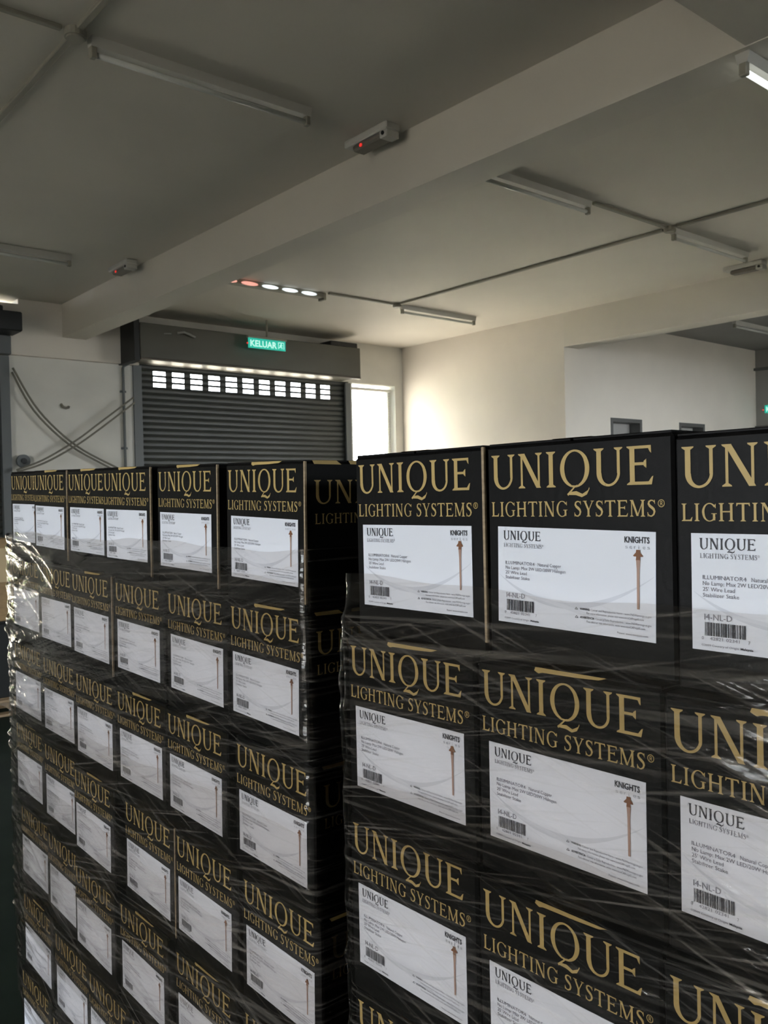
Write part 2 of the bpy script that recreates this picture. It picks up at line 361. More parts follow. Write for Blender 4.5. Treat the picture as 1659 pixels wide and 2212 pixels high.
hd = build('hood', MB().bbox(4.27, 7.41, 9.16, YB, EYE+1.64, EYE+2.03, 0.006), M_HOOD, sh)
build('hood_lip', MB().bbox(4.27, 7.41, 9.155, 9.20, EYE+1.618, EYE+1.639, 0.004), mat('hood_lip_paint', (0.13, 0.11, 0.09), 0.5), sh)
build('end_plate', MB().bbox(4.20, 4.268, 9.17, YB, EYE+1.60, CEIL-0.06, 0.004), M_DARK, sh)
build('dark_block', MB().bbox(6.95, 7.40, 9.2, 9.5, EYE+2.032, EYE+2.10, 0.01), M_DARK, sh)  # dark block on top of the hood
build('release_lever', MB().tube([(4.55, 9.15, EYE+1.93), (4.63, 9.12, EYE+1.93)], 0.008).tube([(4.72, 9.15, EYE+1.95), (4.78, 9.11, EYE+1.96), (4.86, 9.11, EYE+1.94), (4.93, 9.13, EYE+1.92)], 0.014), M_GALV, sh)
# opened shutter at the left edge: only rails, drum and motor
s2 = thing('roller_shutter', 'half-raised roller shutter with dark motor head on a grey post at the photo\'s edge', 'roller shutter', (0, 0, 0))
build('guide_rail', MB().box(2.88, 2.975, YB-0.06, YB, 0, OPEN_H-0.05), M_POST, s2)
build('guide_rail', MB().box(S2[0]-0.09, S2[0], YB-0.06, YB, 0, OPEN_H-0.05), M_POST, s2)
build('motor_head', MB().bbox(2.74, 3.02, 9.22, YB-0.08, EYE+1.80, EYE+2.0, 0.012).tube([(2.78, 9.36, EYE+1.98), (2.78, 9.36, EYE+2.06)], 0.09, 14), M_DARK, s2)
sl2 = slat_mesh(S2[0]+0.001, S2[1]-0.001, []).mesh('slat', M_SHUT)
for i in range(31): link('slat', sl2, s2, (0, YB+0.05, 1.3+PITCH*i))
build('drum', MB().tube([(S2[0]-0.05, 9.40, EYE+1.90), (2.74, 9.40, EYE+1.90)], 0.15, 20), M_SHUT, s2)
build('motor_bracket', MB().bbox(2.86, 2.99, YB-0.10, YB-0.005, EYE+1.60, EYE+1.80, 0.01), M_POST, s2)

# ------------------------------------------------------------------ small fittings on the back wall
pp = thing('wall_conduit', 'thin grey conduit pipe with elbow running down beside the shutter', 'pipe', (4.24, YB-0.03, 0))
build('pipe', MB().tube([(0, 0, 0), (0, 0, EYE+1.56), (0.01, 0, EYE+1.59), (0.04, -0.02, EYE+1.61), (0.16, -0.05, EYE+1.66)], 0.016), M_POST, pp)
for z in (EYE+0.65, EYE+1.30): build('pipe_clip', MB().bbox(-0.035, 0.035, 0.005, 0.03, z-0.012, z+0.012, 0.003), M_POST, pp)
def cable(label, pts):
    P = []
    for i in range(len(pts)-1):
        p0 = pts[max(i-1, 0)]; p1 = pts[i]; p2 = pts[i+1]; p3 = pts[min(i+2, len(pts)-1)]
        for k in range(6):
            t = k/6; P.append(tuple(0.5*((2*b_)+(-a_+c_)*t+(2*a_-5*b_+4*c_-d_)*t*t+(-a_+3*b_-3*c_+d_)*t**3) for a_, b_, c_, d_ in zip(p0, p1, p2, p3)))
    P.append(tuple(pts[-1]))
    return tag(build('hanging_cable', MB().tube(P, 0.011, 6), M_CABLE, None, None, True), label, 'cable', 'loose cables crossing on the back wall')
ya = YB-0.12
cable('upper strand of the cable falling from the grey post to the conduit', [(2.99, ya, EYE+1.46), (3.25, ya, EYE+1.02), (3.64, ya, EYE+0.66), (4.10, ya, EYE+0.42)])
cable('lower strand of the cable falling from the grey post to the conduit', [(2.99, ya+0.03, EYE+1.42), (3.21, ya+0.03, EYE+1.02), (3.59, ya+0.03, EYE+0.66), (4.05, ya+0.03, EYE+0.41)])
cable('upper strand of the cable rising from the post foot towards the shutter', [(2.99, ya-0.03, EYE+0.39), (3.27, ya-0.03, EYE+0.50), (3.62, ya-0.03, EYE+0.71), (3.89, ya-0.03, EYE+0.91), (4.30, ya-0.03, EYE+1.22)])
cable('lower strand of the cable rising from the post foot towards the shutter', [(2.99, ya-0.06, EYE+0.37), (3.27, ya-0.06, EYE+0.465), (3.62, ya-0.06, EYE+0.66), (3.89, ya-0.06, EYE+0.85), (4.30, ya-0.06, EYE+1.16)])
tag(build('wall_hook', MB().tube([(3.53, YB-0.002, EYE+1.12), (3.535, YB-0.03, EYE+1.09), (3.57, YB-0.03, EYE+1.075), (3.60, YB-0.03, EYE+1.085), (3.605, YB-0.03, EYE+1.10)], 0.014), M_CABLE), 'small dark curved hook on the cream back wall', 'hook')
rs = thing('wall_speaker', 'small round dark fitting on the wall by the grey post', 'wall fitting', (3.10, YB, EYE+0.49))
build('body', MB().tube([(0, 0, 0), (0, -0.05, 0)], 0.07, 18), M_POST, rs)
build('centre_cap', MB().tube([(0, -0.05, 0), (0, -0.065, 0)], 0.03, 14), M_DARK, rs)

# ------------------------------------------------------------------ ceiling fittings
def batten(label, x0, x1, y, lit=False, z=CEIL):
    L = x1-x0
    t = thing('batten_light', label, 'ceiling light', ((x0+x1)/2, y, z), group='fluorescent battens on the ceiling')
    build('housing', MB().add([(-L/2, -0.032, 0), (L/2, -0.032, 0), (L/2, 0.032, 0), (-L/2, 0.032, 0), (-L/2, -0.022, -0.045), (L/2, -0.022, -0.045), (L/2, 0.022, -0.045), (-L/2, 0.022, -0.045)],
          [(0,3,2,1),(4,5,6,7),(0,1,5,4),(1,2,6,5),(2,3,7,6),(3,0,4,7)]), M_WHITE, t)
    build('tube', MB().tube([(-L/2+0.03, 0, -0.075), (L/2-0.03, 0, -0.075)], 0.014, 10), M_LIT if lit else M_TUBE, t, None, True)
    for s_ in (-1, 1): build('lamp_holder', MB().bbox(s_*(L/2-0.015)-0.015, s_*(L/2-0.015)+0.015, -0.018, 0.018, -0.095, -0.04, 0.004), M_TRUNK, t)
    return t
batten('long unlit batten light on the dark ceiling nearest the camera', 1.66, 2.92, 4.02)
batten('unlit batten light on the ceiling at the left edge, beyond the nearest one', 1.68, 2.93, 7.64)
batten('unlit batten light just behind the main beam, joined to the junction box', 4.22, 5.50, 4.02)
batten('unlit batten light before the alcove beam, ending beside an emergency light', 6.62, 7.86, 4.0)
batten('unlit batten light on the bright ceiling near the window corner', 6.65, 7.85, 7.46)
batten('small dark batten light on the alcove ceiling', 10.7, 11.9, 5.62, False, CEIL-0.02)
batten('lit white batten light under the main beam at the upper right edge', 3.57, 4.80, 1.82, True, ZB)
lt = thing('batten_light', 'batten light with pink and white daylight reflections put in as glow, beyond the main beam', 'ceiling light', (4.93, 7.52, CEIL), group='fluorescent battens on the ceiling')
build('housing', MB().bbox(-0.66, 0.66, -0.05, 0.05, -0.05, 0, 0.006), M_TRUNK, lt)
for i, x in enumerate((-0.52, -0.28, -0.04, 0.20, 0.44)):  # daylight reflections in the fixture, put in as glowing ovals
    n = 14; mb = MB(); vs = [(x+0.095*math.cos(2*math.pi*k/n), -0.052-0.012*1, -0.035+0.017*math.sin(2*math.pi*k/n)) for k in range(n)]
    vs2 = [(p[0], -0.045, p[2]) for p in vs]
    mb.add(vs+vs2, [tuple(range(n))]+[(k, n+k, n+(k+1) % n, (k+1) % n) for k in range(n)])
    so = build('daylight_glint', mb, M_GLINTP if i < 2 else M_GLINTW, lt); so['label'] = 'pink daylight reflection put in as glow' if i < 2 else 'white daylight reflection put in as glow'
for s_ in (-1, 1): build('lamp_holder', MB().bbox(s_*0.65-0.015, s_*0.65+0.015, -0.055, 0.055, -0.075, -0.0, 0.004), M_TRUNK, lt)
def trunk(label, a, c, wd=0.035, hgt=0.022):
    a = Vector(a); c = Vector(c); o = Vector(((a.x+c.x)/2, (a.y+c.y)/2, CEIL)); d = (c-a); L = d.length/2
    mb = MB()
    if abs(d.x) > abs(d.y): mb.bbox(-L, L, -wd/2, wd/2, -hgt, 0, 0.004)
    else: mb.bbox(-wd/2, wd/2, -L, L, -hgt, 0, 0.004)
    t = build('ceiling_trunking', mb, M_TRUNK, None, o)
    return tag(t, label, 'cable trunking', 'cable trunking on the ceiling')
JX, JX2 = 6.56, 1.585
trunk('long trunking line on the ceiling between the two junction boxes behind the main beam', (JX, 4.05, 0), (JX, 7.36, 0))
trunk('trunking line running from the farther junction box to the right edge', (JX, 1.80, 0), (JX, 3.93, 0))
trunk('short trunking joining the batten behind the beam to its junction box', (5.52, 3.99, 0), (6.50, 3.99, 0))
trunk('short trunking joining the reflecting batten to the junction box by the window', (5.60, 7.43, 0), (6.50, 7.43, 0))
trunk('trunking line descending from the nearest junction box on the dark ceiling', (JX2, 4.06, 0), (JX2, 9.4, 0))
trunk('short trunking rising from the nearest junction box to the top edge', (JX2, 1.80, 0), (JX2, 3.94, 0))
trunk('thin trunking from the nearest junction box to the left edge', (-1.5, 4.0, 0), (1.52, 4.0, 0), 0.03)
for lb, x, y in (('round junction box beside the nearest batten on the dark ceiling', JX2, 4.0), ('round junction box where the trunking lines cross behind the beam', JX, 3.99), ('round junction box beside the batten near the window', JX, 7.43)):
    j = thing('junction_box', lb, 'junction box', (x, y, CEIL), group='junction boxes on the ceiling')
    build('body', MB().tube([(0, 0, 0), (0, 0, -0.035)], 0.05, 16), M_TRUNK, j)
    build('lid', MB().tube([(0, 0, -0.035), (0, 0, -0.042)], 0.042, 16), M_TRUNK, j)
def emergency(label, x, y, led=True):
    t = thing('emergency_light', label, 'emergency light', (x, y, CEIL), group='emergency lights on the ceiling')
    build('back_box', MB().bbox(-0.055, 0.055, -0.20, 0.20, -0.045, 0, 0.008), M_WHITE, t)
    build('lens', MB().bbox(-0.048, 0.048, -0.19, 0.13, -0.085, -0.045, 0.012), M_LENS, t)
    build('end_block', MB().bbox(-0.05, 0.05, -0.198, -0.13, -0.088, -0.045, 0.006), M_WHITE, t)
    build('test_button', MB().tube([(-0.05, -0.165, -0.065), (-0.056, -0.165, -0.065)], 0.012, 10), M_DARK, t)
    if led: build('indicator', MB().tube([(-0.049, 0.04, -0.07), (-0.054, 0.04, -0.07)], 0.011, 10), M_RED, t)
    return t
emergency('emergency light with red indicator against the main beam, nearest the camera', 3.40, 4.05)
emergency('emergency light with red indicator against the main beam, far end near the back wall', 3.40, 7.62)
emergency('grey emergency light before the alcove beam at the right edge', 8.22, 4.20, False)

# ------------------------------------------------------------------ lettering: a serif alphabet drawn as strokes
def quad(mb, pts): mb.append(pts)
def serif_glyph(ch):
    """returns (list of 2-D polygons, width), cap height 1"""
    P = []; th, tn, sf = 0.150, 0.072, 0.050
    def rect(x0, x1, y0, y1): P.append([(x0, y0), (x1, y0), (x1, y1), (x0, y1)])
    def stem(x, t=th, y0=0.0, y1=1.0, sl=0.09, top=True, bot=True):
        rect(x, x+t, y0, y1)
        for on, yy, s_ in ((bot, y0, 1), (top, y1, -1)):
            if on: P.append([(x-sl, yy), (x+t+sl, yy), (x+t+sl*0.9, yy+s_*sf*0.6), (x+t, yy+s_*sf*1.6), (x, yy+s_*sf*1.6), (x-sl*0.9, yy+s_*sf*0.6)])
    def arc(cx, cy, rx, ry, a0, a1, tf, n=22):
        # ribbon with thickness tf(angle) towards the inside
        pts = [(a0+(a1-a0)*i/n) for i in range(n+1)]
        for i in range(n):
            q = []
            for a, inn in ((pts[i], 0), (pts[i+1], 0), (pts[i+1], 1), (pts[i], 1)):
                t = tf(a) if inn else 0.0
                q.append((cx+(rx-t)*math.cos(a), cy+(ry-t*0.75)*math.sin(a)))
            P.append(q)
    def line(p, q, t):
        dx, dy = q[0]-p[0], q[1]-p[1]; L = math.hypot(dx, dy); nx, ny = -dy/L*t/2, dx/L*t/2
        P.append([(p[0]+nx, p[1]+ny), (q[0]+nx, q[1]+ny), (q[0]-nx, q[1]-ny), (p[0]-nx, p[1]-ny)])
    def diag(x0, y0, x1, y1, t): P.append([(x0, y0), (x0+t, y0), (x1+t, y1), (x1, y1)])
    def bowl(a): return tn+(th-tn)*abs(math.cos(a))**1.5
    pi = math.pi
    if ch == 'U':
        W = 0.92; stem(0.09, th, 0.32, 1, bot=False); stem(W-0.09-tn-0.02, tn+0.02, 0.32, 1, bot=False)
        xo0, xo1 = 0.09, W-0.09; arc((xo0+xo1)/2, 0.34, (xo1-xo0)/2, 0.36, pi, 2*pi, lambda a: tn+0.01+(th-tn)*max(0, -math.cos(a))**1.2)
    elif ch == 'N':
        W = 0.95; stem(0.12, tn); stem(W-0.12-tn, tn, 0.0, 1.0, bot=False); diag(0.10, 1.0, W-0.12-th+0.02, 0.0, th+0.02)
        P.append([(0.02, 1.0), (0.16, 1.0), (0.2, 0.93), (0.06, 0.965)])
    elif ch == 'I': W = 0.36; stem(0.10)
    elif ch == 'Q':
        W = 1.06; arc(0.53, 0.5, 0.50, 0.52, -pi*0.40, pi*1.40, bowl, 34); arc(0.53, 0.5, 0.50, 0.52, -pi*0.60, -pi*0.40, lambda a: tn, 6)
        c = [(0.44, 0.03), (0.34, -0.18), (0.28, -0.22)]
        P.append([(0.52, 0.02), (0.62, 0.06), (0.34, -0.20), (0.26, -0.20)])
        P.append([(0.30, -0.22), (0.40, -0.14), (0.58, -0.12), (0.56, -0.23)]); P.append([(0.26, -0.20), (0.34, -0.20), (0.40, -0.14), (0.30, -0.25)])
        P.append([(0.56, -0.23), (0.58, -0.12), (0.78, -0.20), (0.76, -0.29)]); P.append([(0.76, -0.29), (0.78, -0.20), (0.97, -0.10), (0.93, -0.22)])
        P.append([(0.93, -0.22), (0.97, -0.10), (1.01, -0.02), (1.02, -0.06)])
    elif ch == 'E':
        W = 0.80; stem(0.10); rect(0.2, 0.70, 1-0.075, 1); P.append([(0.62, 1), (0.74, 1), (0.745, 0.80), (0.70, 0.84)])
        rect(0.2, 0.56, 0.50, 0.575); P.append([(0.52, 0.60), (0.60, 0.66), (0.60, 0.42), (0.52, 0.48)])
        rect(0.2, 0.72, 0, 0.08); P.append([(0.60, 0), (0.75, 0), (0.80, 0.22), (0.755, 0.20)])
    elif ch == 'L':
        W = 0.72; stem(0.10); rect(0.2, 0.62, 0, 0.08); P.append([(0.50, 0), (0.66, 0), (0.71, 0.24), (0.665, 0.22)])
    elif ch == 'H':
        W = 0.95; stem(0.10); stem(W-0.10-th); rect(0.2, W-0.2, 0.49, 0.565)
    elif ch == 'T':
        W = 0.82; stem(0.41-th/2, top=False); rect(0.06, 0.76, 0.925, 1); P.append([(0.02, 1), (0.12, 1), (0.08, 0.86), (0.0, 0.80)]); P.append([(0.70, 1), (0.80, 1), (0.82, 0.80), (0.74, 0.86)])
    elif ch == 'G':
        W = 0.95; arc(0.50, 0.5, 0.47, 0.52, pi*0.22, pi*1.80, bowl, 30); rect(W-0.24, W-0.10, 0.05, 0.44); P.append([(W-0.34, 0.44), (W, 0.44), (W, 0.40), (W-0.34, 0.40)])
        P.append([(0.83, 0.92), (0.89, 0.98), (0.89, 0.72), (0.84, 0.74)])
    elif ch == 'S':
        W = 0.62; 
        pts = [(0.53, 0.84), (0.42, 0.95), (0.28, 0.965), (0.14, 0.89), (0.11, 0.76), (0.19, 0.64), (0.33, 0.545), (0.46, 0.44), (0.52, 0.30), (0.46, 0.13), (0.31, 0.03), (0.17, 0.045), (0.07, 0.16)]
        tt = [0.05, 0.07, 0.085, 0.11, 0.14, 0.16, 0.175, 0.16, 0.14, 0.11, 0.085, 0.07, 0.05]
        lft = []; rgt = []
        for i, p in enumerate(pts):
            a = pts[max(0, i-1)]; c = pts[min(len(pts)-1, i+1)]; dx, dy = c[0]-a[0], c[1]-a[1]; L = math.hypot(dx, dy)
            lft.append((p[0]-dy/L*tt[i]/2, p[1]+dx/L*tt[i]/2)); rgt.append((p[0]+dy/L*tt[i]/2, p[1]-dx/L*tt[i]/2))
        for i in range(len(pts)-1): P.append([lft[i], lft[i+1], rgt[i+1], rgt[i]])
        P.append([(0.50, 0.99), (0.555, 0.99), (0.565, 0.74), (0.53, 0.76)]); P.append([(0.04, 0.02), (0.09, 0.0), (0.075, 0.26), (0.03, 0.27)])
    elif ch == 'Y':
        W = 0.86; stem(0.43-th/2, th, 0, 0.46, top=False); diag(0.07, 1, 0.43-th/2, 0.42, th); diag(0.74, 1, 0.43+0.0, 0.42, tn)
        rect(0.0, 0.32, 0.955, 1); rect(0.62, 0.88, 0.955, 1)
    elif ch == 'M':
        W = 1.15; stem(0.12, tn); stem(W-0.12-th, th); diag(0.12, 1, 0.50, 0.04, th); diag(W-0.12-tn, 1, 0.54, 0.04, tn)
    else: W = 0.42
    return P, W
def serif_line(txt, gap=0.11):
    polys = []; x = 0
    for ch in txt:
        p, W = serif_glyph(ch)
        polys += [[(a+x, c) for a, c in q] for q in p]; x += W+(gap if ch != ' ' else 0)
    return polys, x-gap
def reg_mark():
    P = []; n = 18
    for i in range(n):
        a, c = 2*math.pi*i/n, 2*math.pi*(i+1)/n
        P.append([(0.5+0.5*math.cos(a), 0.5+0.5*math.sin(a)), (0.5+0.5*math.cos(c), 0.5+0.5*math.sin(c)), (0.5+0.4*math.cos(c), 0.5+0.4*math.sin(c)), (0.5+0.4*math.cos(a), 0.5+0.4*math.sin(a))])
    for q in ((0.34, 0.42, 0.24, 0.78), (0.42, 0.64, 0.71, 0.78), (0.42, 0.64, 0.46, 0.53), (0.58, 0.66, 0.5, 0.75)): P.append([(q[0], q[2]), (q[1], q[2]), (q[1], q[3]), (q[0], q[3])])
    P.append([(0.48, 0.48), (0.57, 0.48), (0.70, 0.24), (0.61, 0.24)])
    return P
_txt = {}
def sans(txt, bold=False):
    """mesh of the built-in sans face, normalised: cap baseline 0, returns verts, faces, width, height"""
    if (txt, bold) in _txt: return _txt[(txt, bold)]
    cu = bpy.data.curves.new('print', 'FONT'); cu.body = txt; cu.resolution_u = 2; cu.size = 1.0
    if bold: cu.offset = 0.022
    o = bpy.data.objects.new('print', cu); COL.objects.link(o)
    dg = bpy.context.evaluated_depsgraph_get(); me = o.evaluated_get(dg).to_mesh()
    v = np.array([p.co[:2] for p in me.vertices]); f = [tuple(p.vertices) for p in me.polygons]
    o.evaluated_get(dg).to_mesh_clear(); bpy.data.objects.remove(o); bpy.data.curves.remove(cu)
    _txt[(txt, bold)] = (v, f); return v, f
class Sheet:
    """flat print on a face: (u, v) metres from the face's top left, u to the reader's right, v down"""
    def __init__(s): s.mb = MB()
    k = 0
    def poly(s, pts): s.k += 1; s.mb.add([(p[0], -p[1], (s.k % 24)*1.2e-5) for p in pts], [tuple(range(len(pts)))])
    def serif(s, txt, u0, u1, vt, vb):
        P, W = serif_line(txt); k = (u1-u0)/W; h = vb-vt
        for q in P: s.poly([(u0+a*k, vb-c*h) for a, c in q])
    def shape(s, P, u0, v1, k):
        for q in P: s.poly([(u0+a*k, v1-c*k) for a, c in q])
    def sans(s, txt, u0, u1, vt, vb, bold=False):
        v, f = sans(txt, bold); lo = v.min(0); hi = v.max(0)
        k = (u1-u0)/(hi[0]-lo[0]); h = (vb-vt)/0.72
        s.mb.add([(u0+(p[0]-lo[0])*k, -(vb-p[1]*h), 0) for p in v], f)
    def rect(s, u0, u1, vt, vb): s.poly([(u0, vt), (u0, vb), (u1, vb), (u1, vt)])
    def front(s, W, H, x, name, m):
        # reader's right = -y, face looks to -x
        me = bpy.data.meshes.new(name); me.from_pydata([(x-p[2], W/2-p[0], H+p[1]) for p in s.mb.v], [], s.mb.f); me.materials.append(m); fix(me, (-1, 0, 0)); return me
    def side(s, y, D, H, name, m):
        # face looks to -y, reader's right = +x
        me = bpy.data.meshes.new(name); me.from_pydata([(-D/2+p[0], y-p[2], H+p[1]) for p in s.mb.v], [], s.mb.f); me.materials.append(m); fix(me, (0, -1, 0)); return me
def fix(me, n):
    import bmesh
    bm = bmesh.new(); bm.from_mesh(me); n = Vector(n); bm.normal_update()
    bmesh.ops.reverse_faces(bm, faces=[f for f in bm.faces if f.normal.dot(n) < 0]); bm.to_mesh(me); bm.free(); me.update()

# ------------------------------------------------------------------ the carton and its print
CW, CD, CH = 0.230, 0.46, 0.2285
body = MB().bbox(-CD/2, CD/2, -CW/2, CW/2, 0.0, CH-0.003, 0.0028).mesh('box_body', M_BLACK)
flapA = MB().bbox(-CD/2+0.002, CD/2-0.002, -CW/2+0.002, -0.0015, CH-0.003, CH, 0.0008).mesh('top_flap', M_BLACK)
flapB = MB().bbox(-CD/2+0.002, CD/2-0.002, 0.0015, CW/2-0.002, CH-0.003, CH, 0.0008).mesh('top_flap', M_BLACK)
tape = MB().box(-CD/2+0.001, CD/2-0.001, -0.024, 0.024, CH, CH+0.0004).mesh('packing_tape', mat('clear_brown_tape', (0.05, 0.035, 0.02), 0.2))
# kraft glue seam down the reader's right-hand corner
seam = MB().bbox(-CD/2-0.0012, -CD/2+0.003, -CW/2-0.0012, -CW/2+0.0026, 0.012, CH-0.002, 0.0006).mesh('glue_seam', M_KRAFT)
E0 = 0.0005
s = Sheet(); s.serif('UNIQUE', 0.0075, 0.2095, 0.0125, 0.0485); m_title = s.front(CW, CH, -CD/2-E0, 'brand_lettering', M_GOLD)
s = Sheet(); s.serif('LIGHTING SYSTEMS', 0.0065, 0.2115, 0.0625, 0.0780); s.shape(reg_mark(), 0.2135, 0.0695, 0.0072); m_tag = s.front(CW, CH, -CD/2-E0, 'tagline_lettering', M_GOLD)
def swoosh(s, u):
    s.poly([(u, 0.0004), (u-0.0015, 0.0040), (u+0.004, 0.0066), (u+0.009, 0.0052), (u+0.009, 0.0030), (u+0.016, 0.0004)])
    s.poly([(u+0.009, 0.0052), (u+0.050, 0.0046), (u+0.050, 0.0004), (u+0.016, 0.0004), (u+0.009, 0.0030)])
    s.poly([(u+0.050, 0.0046), (u+0.078, 0.0034), (u+0.088, 0.0004), (u+0.050, 0.0004)])
s = Sheet(); swoosh(s, 0.083); m_sw = s.front(CW, CH, -CD/2-E0, 'top_edge_print', M_GOLD)
s = Sheet(); s.serif('UNIQUE', 0.0165, 0.225, 0.030, 0.066); s.serif('LIGHTING SYSTEMS', 0.0175, 0.226, 0.081, 0.0965); s.shape(reg_mark(), 0.2285, 0.0885, 0.0072); m_side = s.side(-CW/2-E0, CD, CH, 'side_lettering', M_GOLD)
s = Sheet()
for u in (0.013, 0.082): s.poly([(u, 0.0005), (u+0.004, 0.0060), (u+0.056, 0.0066), (u+0.046, 0.0005)])
m_side2 = s.side(-CW/2-E0, CD, CH, 'side_edge_print', M_GOLD)
# shipping label, drawn in its own frame: u 0..LW, v 0..LH, origin label top left; mesh local to the label
LW, LH = 0.1955, 0.1018
def lab(s, name, m, eps):
    me = bpy.data.meshes.new(name); me.from_pydata([(-eps-p[2], -p[0], p[1]) for p in s.mb.v], [], s.mb.f); me.materials.append(m); fix(me, (-1, 0, 0)); return me
m_lab = MB().box(-0.0005, 0, -LW, 0, -LH, 0).mesh('shipping_label', M_LABEL)
s = Sheet()
s.serif('UNIQUE', 0.042*LW, 0.305*LW, 0.040*LH, 0.135*LH)
s.sans('KNIGHTS', 0.828*LW, 0.968*LW, 0.048*LH, 0.105*LH, True)
s.sans('WARNING:', 0.560*LW, 0.622*LW, 0.757*LH, 0.778*LH, True)
s.sans('ADVERTENCIA:', 0.560*LW, 0.650*LW, 0.838*LH, 0.859*LH, True)
s.sans('Malaysia', 0.232*LW, 0.290*LW, 0.944*LH, 0.963*LH, True)
for vv in (0.757, 0.838):
    a, c = 0.530*LW, vv*LH; h = 0.021*LH; wd = 0.017*LW
    for p, q in (((0, 1), (0.5, 0)), ((0.5, 0), (1, 1)), ((1, 1), (0, 1))):
        x0, y0, x1, y1 = a+p[0]*wd, c+p[1]*h, a+q[0]*wd, c+q[1]*h; dx, dy = x1-x0, y1-y0; L = math.hypot(dx, dy); nx, ny = -dy/L*0.0002, dx/L*0.0002
        s.poly([(x0+nx, y0+ny), (x1+nx, y1+ny), (x1-nx, y1-ny), (x0-nx, y0-ny)])
m_l1 = lab(s, 'label_print', M_INK, 0.0011)
s = Sheet()
s.serif('LIGHTING SYSTEMS', 0.044*LW, 0.312*LW, 0.170*LH, 0.211*LH); s.shape(reg_mark(), 0.314*LW, 0.19*LH, 0.002)
s.sans('ILLUMINATOR4', 0.056*LW, 0.262*LW, 0.355*LH, 0.391*LH); s.sans('Natural Copper', 0.285*LW, 0.440*LW, 0.355*LH, 0.391*LH)
s.sans('No Lamp: Max 2W LED/20W Halogen', 0.056*LW, 0.470*LW, 0.406*LH, 0.441*LH)
s.sans("25' Wire Lead", 0.056*LW, 0.208*LW, 0.457*LH, 0.492*LH)
s.sans('Stabilizer Stake', 0.056*LW, 0.228*LW, 0.507*LH, 0.542*LH)
s.sans('I4-NL-D', 0.062*LW, 0.194*LW, 0.683*LH, 0.737*LH)
s.sans('0', 0.048*LW, 0.058*LW, 0.880*LH, 0.908*LH); s.sans('42821', 0.088*LW, 0.150*LW, 0.880*LH, 0.908*LH)
s.sans('02341', 0.166*LW, 0.228*LW, 0.880*LH, 0.908*LH); s.sans('7', 0.268*LW, 0.276*LW, 0.880*LH, 0.908*LH)
s.sans('\u00a92009 Country of Origin:', 0.046*LW, 0.226*LW, 0.944*LH, 0.963*LH)
s.sans('Cancer and Reproductive Harm - www.P65Warnings.ca.gov', 0.628*LW, 0.978*LW, 0.757*LH, 0.778*LH)
s.sans('For more information, please visit www.ttcoCAProp65.com', 0.602*LW, 0.936*LW, 0.793*LH, 0.814*LH)
s.sans('C\u00e1ncer y Da\u00f1o Reproductivo - www.P65Warnings.ca.gov', 0.656*LW, 0.978*LW, 0.838*LH, 0.859*LH)
s.sans('Para obtener m\u00e1s informaci\u00f3n, visite www.ttcoCAProp65.com', 0.602*LW, 0.942*LW, 0.874*LH, 0.895*LH)
s.sans('Patent: www.ttcopats.com', 0.785*LW, 0.958*LW, 0.940*LH, 0.960*LH)
m_l2 = lab(s, 'label_small_print', M_INKG, 0.0011)
s = Sheet()
u = 0.832*LW
for ch in 'series':
    wd = {'i': 0.003, 'r': 0.010}.get(ch, 0.015)*LW; s.sans(ch, u, u+wd, 0.122*LH, 0.160*LH); u += 0.0245*LW
m_l3 = lab(s, 'series_print', M_INKL, 0.0011)
s = Sheet(); u = 0.064*LW; rb = random.Random(4)
while u < 0.258*LW:
    wd = rb.choice((0.0004, 0.0004, 0.0008, 0.0012)); s.rect(u, min(u+wd, 0.26*LW), 0.757*LH, 0.872*LH); u += wd+rb.choice((0.0004, 0.0006, 0.0009))
m_l4 = lab(s, 'barcode', M_INK, 0.0011)
s = Sheet()
def wave(s, pts, t0, t1):
    n = len(pts)
    for i in range(n-1):
        f0, f1 = math.sin(math.pi*i/(n-1)), math.sin(math.pi*(i+1)/(n-1))
        s.poly([pts[i], pts[i+1], (pts[i+1][0], min(LH, pts[i+1][1]+(t0+t1*f1))), (pts[i][0], min(LH, pts[i][1]+(t0+t1*f0)))])
def curve(a, b_, c, d, n=24):
    return [tuple((1-t)**3*a[k]+3*(1-t)**2*t*b_[k]+3*(1-t)*t*t*c[k]+t**3*d[k] for k in (0, 1)) for t in [i/n for i in range(n+1)]]
wave(s, curve((0.002, 0.50*LH), (0.25*LW, 0.78*LH), (0.62*LW, 0.86*LH), (LW-0.001, 0.40*LH)), 0.0003, 0.006)
m_l5 = lab(s, 'wave_print', M_WAVE, 0.0006)
s = Sheet(); wave(s, curve((0.002, 0.70*LH), (0.35*LW, 0.60*LH), (0.66*LW, 0.92*LH), (LW-0.001, 0.86*LH)), 0.0002, 0.004); m_l6 = lab(s, 'wave_print', mat('wave_tint_ink_pale', (0.72, 0.74, 0.80), 0.55), 0.00065)
s = Sheet()
lx = 0.905*LW
s.poly([(lx-0.0023, 0.262*LH), (lx+0.0023, 0.262*LH), (lx+0.0015, 0.36*LH), (lx-0.0015, 0.36*LH)])
s.poly([(lx-0.0015, 0.36*LH), (lx+0.0015, 0.36*LH), (lx+0.0013, 0.712*LH), (lx-0.0013, 0.712*LH)]); m_l7 = lab(s, 'lamp_post_picture', M_COPPER, 0.0011)
s = Sheet()
s.poly([(lx-0.0020, 0.168*LH), (lx+0.0020, 0.168*LH), (lx+0.0024, 0.192*LH), (lx-0.0024, 0.192*LH)])
s.poly([(lx-0.0024, 0.192*LH), (lx+0.0024, 0.192*LH), (lx+0.0054, 0.222*LH), (lx+0.0046, 0.230*LH), (lx-0.0046, 0.230*LH), (lx-0.0054, 0.222*LH)])
